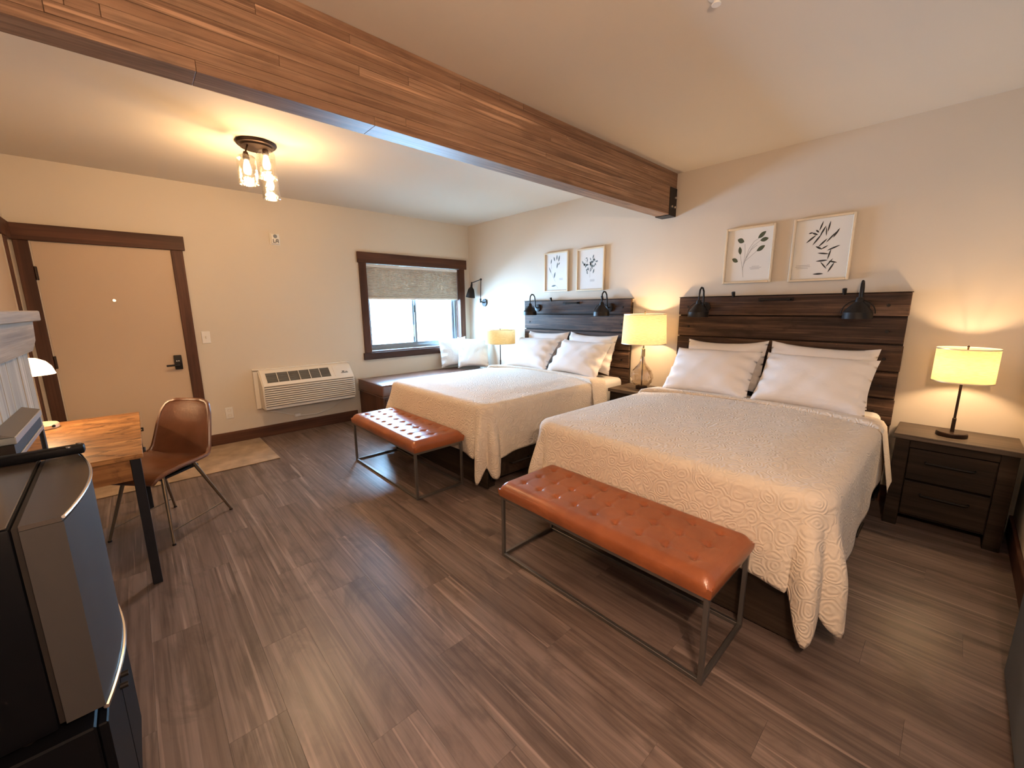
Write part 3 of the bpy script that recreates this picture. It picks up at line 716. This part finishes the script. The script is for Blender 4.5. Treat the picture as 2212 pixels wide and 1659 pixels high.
# ------------------------------------------------------------------ window seat and cushions
ws = thing('window_seat', 'long brown leather topped window seat on a dark wood box', 'bench', (2.09, 4.575, 0))
L_ = XH-.025-2.09
B().box(.012, L_, .012, .712, 0, .395, .004).obj('box', 'trimv', ws)
for a, b_ in ((.03, .62), (.64, 1.23), (1.25, L_-.02)): B().box(a, b_, -.002, .012, .045, .375, .003).obj('front_panel', 'trim', ws)
B().box(-.004, L_, -.012, .712, .398, .548, .028, 4).obj('cushion', 'benchleather', ws, 60)
for z in (.402, .544): B().tube([(-.003, .70, z), (-.003, -.008, z), (L_-.01, -.011, z)], .0045, 6).obj('piping', 'benchleather', ws)
for loc, tl, rz, lb, sd_ in (((3.725, 4.92, .785), 14, D_(-40), 'white textured cushion facing out on the window seat', 41), ((3.56, 5.19, .788), 14, D_(-8), 'white cushion leaning in the window corner behind another', 42)):
    place(pillow_mesh('cushion', 'throw', .232, .232, .075, sd_, 24), 'throw_cushion', loc, D_(tl), rz, lb, 'cushion', 'cushions on the window seat')

# ------------------------------------------------------------------ wall heat and cool unit
ac = thing('air_conditioner', 'white wall air conditioner with louvred front under the smoke alarm', 'air conditioner', (.955, YD, .345), 0)
AW = 1.015
side = [(0, 0), (-.200, 0), (-.222, .012), (-.228, .05), (-.228, .262), (-.222, .285), (-.085, .425), (-.03, .437), (0, .437)]
bd = B().prism([(0, y_, z_) for y_, z_ in side], (AW, 0, 0)); bmesh.ops.bevel(bd.b, geom=[e for e in bd.b.edges if abs(e.verts[0].co.x-e.verts[1].co.x) < 1e-6 and min(e.verts[0].co.y, e.verts[1].co.y) < -.01], offset=.012, segments=3, affect='EDGES')
bd.obj('cabinet', 'acwhite', ac, 40)
B().box(-.045, -.001, -.05, -.001, .0, .425, .003).box(-.045, AW+.02, -.03, -.001, .437, .450, .002).obj('wall_sleeve', 'acwhite', ac)
B().box(.014, AW-.014, -.2292, -.227, .040, .272).obj('louver_recess', 'acshadow', ac)  # shade between the louvers, painted as a dark flat sheet
for k in range(9):
    z = .048+k*.0245; B().prism([(.012, -.2285, z), (.012, -.240, z+.003), (.012, -.240, z+.012), (.012, -.2285, z+.0155)], (AW-.024, 0, 0)).obj('louver', 'acwhite', ac)
sl = Vector((0, .137, .140)).normalized(); nn = Vector((0, -sl.z, sl.y))
def onslope(u, s0, off): p = Vector((u, -.222, .285))+sl*s0+nn*off; return tuple(p)
g = B().prism([onslope(.055, .03, .0006), onslope(.745, .03, .0006), onslope(.745, .165, .0006), onslope(.055, .165, .0006)], nn*.001).obj('outlet_grille', 'acdark', ac)
for k in range(7):
    u = .055+k*.115; B().prism([onslope(u-.003, .028, .0015), onslope(u+.003, .028, .0015), onslope(u+.003, .167, .0015), onslope(u-.003, .167, .0015)], nn*.005).obj('grille_bar', 'acwhite', g)
for s0 in (.055, .08, .105, .13): B().prism([onslope(.056, s0, .0014), onslope(.744, s0, .0014), onslope(.744, s0+.006, .0014), onslope(.056, s0+.006, .0014)], nn*.002).obj('grille_slat', 'gunmetal', g)
B().prism([onslope(.79, .02, .0006), onslope(.975, .02, .0006), onslope(.975, .175, .0006), onslope(.79, .175, .0006)], nn*.003).obj('control_cover', 'acwhite', ac)
lg = B()
for a, b_, s0, s1 in ((.870, .955, .055, .066), (.885, .915, .070, .090), (.925, .950, .070, .080)): lg.prism([onslope(a, s0, .0038), onslope(b_, s0, .0038), onslope(b_, s1, .0038), onslope(a, s1, .0038)], nn*.0005)
lg.obj('badge', 'gunmetal', ac)
cdp = [(.945, -.03, -.002), (.88, -.025, -.06), (.74, -.02, -.14), (.58, -.02, -.172), (.42, -.02, -.160), (.30, -.02, -.130), (.22, -.02, -.095), (.13, -.02, -.060), (.06, -.02, -.05), (.03, -.02, -.02)]
fine = []
for i in range(len(cdp)-1):
    for k in range(4): fine.append(Vector(cdp[i]).lerp(Vector(cdp[i+1]), k/4))
B().tube(fine+[cdp[-1]], .006, 8).obj('power_cord', 'acwhite', ac)
B().box(.335, .40, -.035, -.008, -.165, -.125, .005).obj('inline_plug', 'white', ac)

# small wall plates
def plate(name, x0, x1, z0, z1, label, cat):
    t = thing(name, label, cat, ((x0+x1)/2, YD, z0)); w = (x1-x0)/2; h = z1-z0
    B().box(-w, w, -.007, -.0005, 0, h, .003).obj('cover_plate', 'white', t); return t, w, h
t, w, h = plate('light_switch', .506, .580, 1.113, 1.237, 'white light switch plate right of the entrance door', 'switch')
B().box(-.006, .006, -.018, -.0072, h/2-.012, h/2+.012, .002).obj('toggle', 'acwhite', t)
t, w, h = plate('wall_outlet', .616, .690, .280, .405, 'white wall outlet low between door and air conditioner', 'outlet')
for zz in (.034, .091): B().box(-.017, .017, -.009, -.0072, zz-.014, zz+.014, .004).obj('socket', 'acwhite', t)
t, w, h = plate('fire_alarm_strobe', 1.240, 1.338, 2.163, 2.287, 'white fire alarm strobe high on the far wall', 'alarm')
B().box(-.040, .040, -.034, -.0072, .010, h-.008, .008, 2).obj('housing', 'white', t)
B().cyl((.0, -.034, .091), (0, -.040, .091), .020, .018, 20).obj('strobe_lens', 'vinyl', t)
mk = B()
for a in ((-.026, -.018, .020, .060), (-.026, .004, .020, .029), (.006, .014, .026, .062), (.006, .030, .054, .062), (.022, .030, .022, .054), (-.006, .030, .036, .043)): mk.box(a[0], a[1], -.0352, -.0345, a[2], a[3])
mk.obj('printed_mark', 'gunmetal', t)

# ------------------------------------------------------------------ door mat
B_ = B().box(-.42, .905, 4.40, 5.285, .0006, .010, .004, 2)
tag(B_.obj('door_mat', 'mat'), 'beige door mat on the floor in front of the entrance door', 'mat')

# ------------------------------------------------------------------ fireplace with grey plank surround
FX, FY0, FY1 = -.355, 1.86, 2.735
fp = thing('fireplace', 'grey plank fireplace surround with a thick mantel at the left edge', 'fireplace', (XL, FY0, 0))
ww = FX-XL; LY = FY1-FY0
B().box(.002, ww-.018, .004, LY-.004, 0, 1.30).obj('core', 'greyh', fp)
npl = 8; pw = LY/npl
for k in range(npl): B().box(ww-.018, ww-random.uniform(0, .003), k*pw+.0018, (k+1)*pw-.0018, 0, 1.302, .0025).obj('plank', 'grey', fp)
for k in range(2): B().box(.004+k*.15, .150+k*.15-.004, LY-.004, LY+.012, 0, 1.302, .002).obj('side_plank', 'grey', fp)
mt = B().box(.002, ww+.055, -.03, LY+.050, 1.414, 1.4585, .004).obj('mantel_shelf', 'greyh', fp)
B().prism([(.002, -.01, 1.30), (ww+.016, -.01, 1.285), (ww+.030, -.01, 1.33), (ww+.034, -.01, 1.413), (.002, -.01, 1.413)], (0, LY+.022, 0)).obj('mantel_beam', 'greyh', fp)
ins = thing('fireplace_insert', 'black framed glass panel with grey hood on the plank surround', 'fireplace insert', (FX, 1.90, 0))
il = 2.385-1.90; zt_ = 1.085; t0 = .001
B().prism([(t0, 0, zt_-.004), (t0, 0, zt_+.012), (.045, 0, zt_-.004)], (0, il, 0)).obj('hood', 'gunmetal', ins)
B().box(t0, .047, 0, il, zt_-.028, zt_-.005, .002).obj('top_trim', 'silver', ins)
B().box(t0, .041, 0, il, zt_-.066, zt_-.0285).obj('vent_slot', 'black', ins)
B().box(t0, .045, 0, il, zt_-.082, zt_-.0665, .002).obj('lower_trim', 'silver', ins)
B().box(t0, .044, il-.032, il, .30, zt_-.0825, .002).obj('frame_side', 'black', ins)
B().box(t0, .044, 0, .032, .30, zt_-.0825, .002).obj('frame_side', 'black', ins)
B().box(t0, .044, .032, il-.032, .30, .34, .002).obj('frame_bottom', 'black', ins)
B().box(t0, .038, .0325, il-.0325, .341, zt_-.083).obj('glass_front', 'darkglass', ins)

# ------------------------------------------------------------------ desk, desk lamp, chair
DX0, DX1, DY0, DY1, DZ = -.640, -.050, 2.752, 3.945, .735
dk = thing('desk', 'rustic brown wood desk with black steel legs by the fireplace', 'desk', (DX0, DY0, 0))
dw, dl = DX1-DX0, DY1-DY0
B().box(0, dw, 0, dl, DZ-.024, DZ, .002).obj('desktop', 'desk', dk)
for xx in (.012, dw-.052):
    for yy in (.008, dl-.048): B().box(xx, xx+.040, yy, yy+.040, 0, DZ-.0245, .002).obj('leg', 'dsteel', dk)
B().box(.053, dw-.053, .014, .032, .60, DZ-.025, .001).obj('side_panel', 'desk', dk)
B().box(.053, dw-.053, dl-.032, dl-.014, .60, DZ-.025, .001).obj('side_panel', 'desk', dk)
B().box(.014, .030, .049, dl-.049, .60, DZ-.025).obj('back_panel', 'desk', dk)
for a, b_ in ((.052, dl/2-.004), (dl/2+.004, dl-.052)):
    dr = B().box(dw-.034, dw-.016, a, b_, .615, DZ-.027, .001).obj('drawer', 'desk', dk)
    B().tube([(dw-.016, (a+b_)/2-.04, .672), (dw+.006, (a+b_)/2-.04, .672), (dw+.006, (a+b_)/2+.04, .672), (dw-.016, (a+b_)/2+.04, .672)], .005, 8).obj('handle', 'black', dr)
dlp = thing('desk_lamp', 'small lit desk lamp with an opal dome shade on the desk', 'lamp', (-.505, 3.79, DZ))
B().lathe([(0, 0), (.075, 0), (.080, .006), (.080, .024), (.074, .032), (0, .033)], seg=36).obj('base', 'gilt', dlp)
B().cyl((.055, -.052, .018), (.062, -.060, .020), .008, .008, 12).obj('switch', 'black', dlp)
B().tube([(-.045, .03, .03), (-.05, .035, .20), (-.05, .035, .40), (-.035, .025, .445), (0, 0, .455)], .006, 10).obj('stem', 'brass', dlp)
B().lathe([(.012, .445), (.045, .438), (.078, .418), (.100, .385), (.112, .340)], seg=40).obj('shade', 'opal', dlp)
B().ball((0, 0, .385), .022).obj('bulb', 'bulb', dlp)
lamp(dlp, (0, 0, .35), P_DESK, .03)

chr_ = thing('desk_chair', 'brown leather bucket chair with splayed metal legs at the desk', 'chair', (.005, 3.47, 0), D_(222))
# shell: profile along the seat (u forward) and back; cross section curves up at the sides
prof = [(.235, .425, .200, .004), (.225, .442, .212, .006), (.17, .447, .222, .020), (.06, .436, .226, .040), (-.06, .424, .226, .050), (-.14, .424, .224, .054), (-.195, .445, .220, .056), (-.225, .495, .214, .055), (-.245, .57, .206, .050), (-.265, .66, .196, .044), (-.285, .74, .182, .036), (-.300, .795, .158, .026), (-.304, .815, .132, .020), (-.305, .824, .095, .014)]
# refine with interpolation
pf = []
for i in range(len(prof)-1):
    for k in range(3): pf.append([lerp(prof[i][c], prof[i+1][c], k/3) for c in range(4)])
pf.append(list(prof[-1]))
def shell(off):
    rows = []
    for i, (u, z, hw, cu) in enumerate(pf):
        a, b_ = pf[max(i-1, 0)], pf[min(i+1, len(pf)-1)]; d = Vector((b_[0]-a[0], 0, b_[1]-a[1])).normalized(); n = Vector((d.z, 0, -d.x))
        if n.x < 0 and i > 20: n = -n
        if n.z < 0 and i <= 12: n = -n
        r = []
        for j in range(25):
            v = -1+2*j/24; lift = cu*abs(v)**2.4; p = Vector((u, v*hw, z))+n*(lift+off); r.append(p)
        rows.append(r)
    return rows
s1, s2 = shell(.012), shell(-.012); sb = B(); sb.grid(s1); sb.grid(s2)
edge1 = s1[0]+[r[-1] for r in s1[1:]]+s1[-1][-2::-1]+[r[0] for r in s1[-2:0:-1]]
edge2 = s2[0]+[r[-1] for r in s2[1:]]+s2[-1][-2::-1]+[r[0] for r in s2[-2:0:-1]]
sb.grid([edge1, edge2], True); bmesh.ops.remove_doubles(sb.b, verts=sb.b.verts, dist=.0003)
sh_ = sb.obj('shell', 'seatleather', chr_, 50)
mid = [(a+b_)/2 for a, b_ in zip(edge1, edge2)]
B().tube(mid+[mid[0]], .0135, 8, False).obj('piping', 'seatleather', sh_)
feet = {}
for sx_, tx, hx_ in ((1, .11, .195), (-1, -.12, -.27)):
    for sy_ in (1, -1):
        a, b_ = (tx, sy_*.13, .425), (hx_, sy_*.225, .008); feet[(sx_, sy_)] = (Vector(a), Vector(b_))
        B().cyl(b_, a, .0075, .012, 12).obj('leg', 'chairleg', chr_)
        B().cyl((b_[0], b_[1], 0), (b_[0], b_[1], .008), .011, .010, 12).obj('foot', 'black', chr_)
for sy_ in (1, -1): B().cyl(feet[(1, sy_)][0].lerp(feet[(1, sy_)][1], .82), feet[(-1, sy_)][0].lerp(feet[(-1, sy_)][1], .82), .0045).obj('stretcher', 'chairleg', chr_)
B().box(-.15, .13, -.14, .14, .395, .408, .003).obj('seat_plate', 'black', chr_)

# ------------------------------------------------------------------ fridge on its cabinet
cb = thing('fridge_cabinet', 'black low cabinet at the left edge carrying the small fridge', 'cabinet', (-.64, 1.185, 0))
B().box(.002, .462, 0, .60, .03, .545, .004).obj('body', 'fridge', cb)
B().box(.02, .41, .02, .58, 0, .031).obj('plinth', 'fridge', cb)
for a, b_ in ((.006, .297), (.303, .594)):
    d_ = B().box(.463, .481, a, b_, .045, .540, .003).obj('door', 'fridge', cb); yk = .275 if a < .1 else .325; B().cyl((.481, yk, .42), (.498, yk, .42), .008).obj('knob', 'black', d_)
FZ0, FZ1 = .546, 1.034
fg = thing('mini_fridge', 'small black fridge with curved stainless door at the left edge', 'fridge', (-.64, 1.20, 0), D_(1.6))
B().box(.002, .408, 0, .545, FZ0+.012, FZ1, .006, 2).obj('body', 'fridge', fg)
B().box(.004, .404, .004, .541, FZ1+.0004, FZ1+.004, .0015).obj('top_panel', 'fridgetop', fg)
for xx in (.03, .36):
    for yy in (.03, .48): B().cyl((xx, yy, FZ0), (xx, yy, FZ0+.013), .014).obj('foot', 'black', fg)
B().box(.409, .418, .006, .539, FZ0+.022, FZ1-.004).obj('door_seal', 'black', fg)
def doorpoly(ins_, z):
    pts = [(.419+ins_*0, ins_, z)]
    for k in range(17): t = k/16; pts.append((.480+.034*math.sin(PI*t)**.9-ins_, lerp(ins_, .545-ins_, t), z))
    pts.append((.419, .545-ins_, z)); return pts
dr = B().prism(doorpoly(0, FZ0+.020), (0, 0, FZ1-.010-FZ0-.020)).obj('door', 'stainless', fg, 40)
B().prism(doorpoly(.002, FZ1-.0095), (0, 0, .010)).obj('door_top_cap', 'fridgetop', dr, 40)
def rim(z, r): return B().tube([(p[0]+.001, p[1], z) for p in doorpoly(0, 0)[1:-1]], r, 8)
rim(FZ1, .0035).obj('top_edge_trim', 'chrome', dr); rim(FZ0+.016, .0055).obj('bottom_edge_trim', 'chrome', dr)
B().box(.30, .50, .500, .540, FZ1+.005, FZ1+.030, .006, 2).obj('hinge_cover', 'fridge', fg)
for xx, yy in ((.468, .505), (.488, .535)): B().cyl((xx, yy-.006, FZ1+.03), (xx, yy-.006, FZ1+.033), .006, .006, 10).obj('hinge_screw', 'chrome', fg)
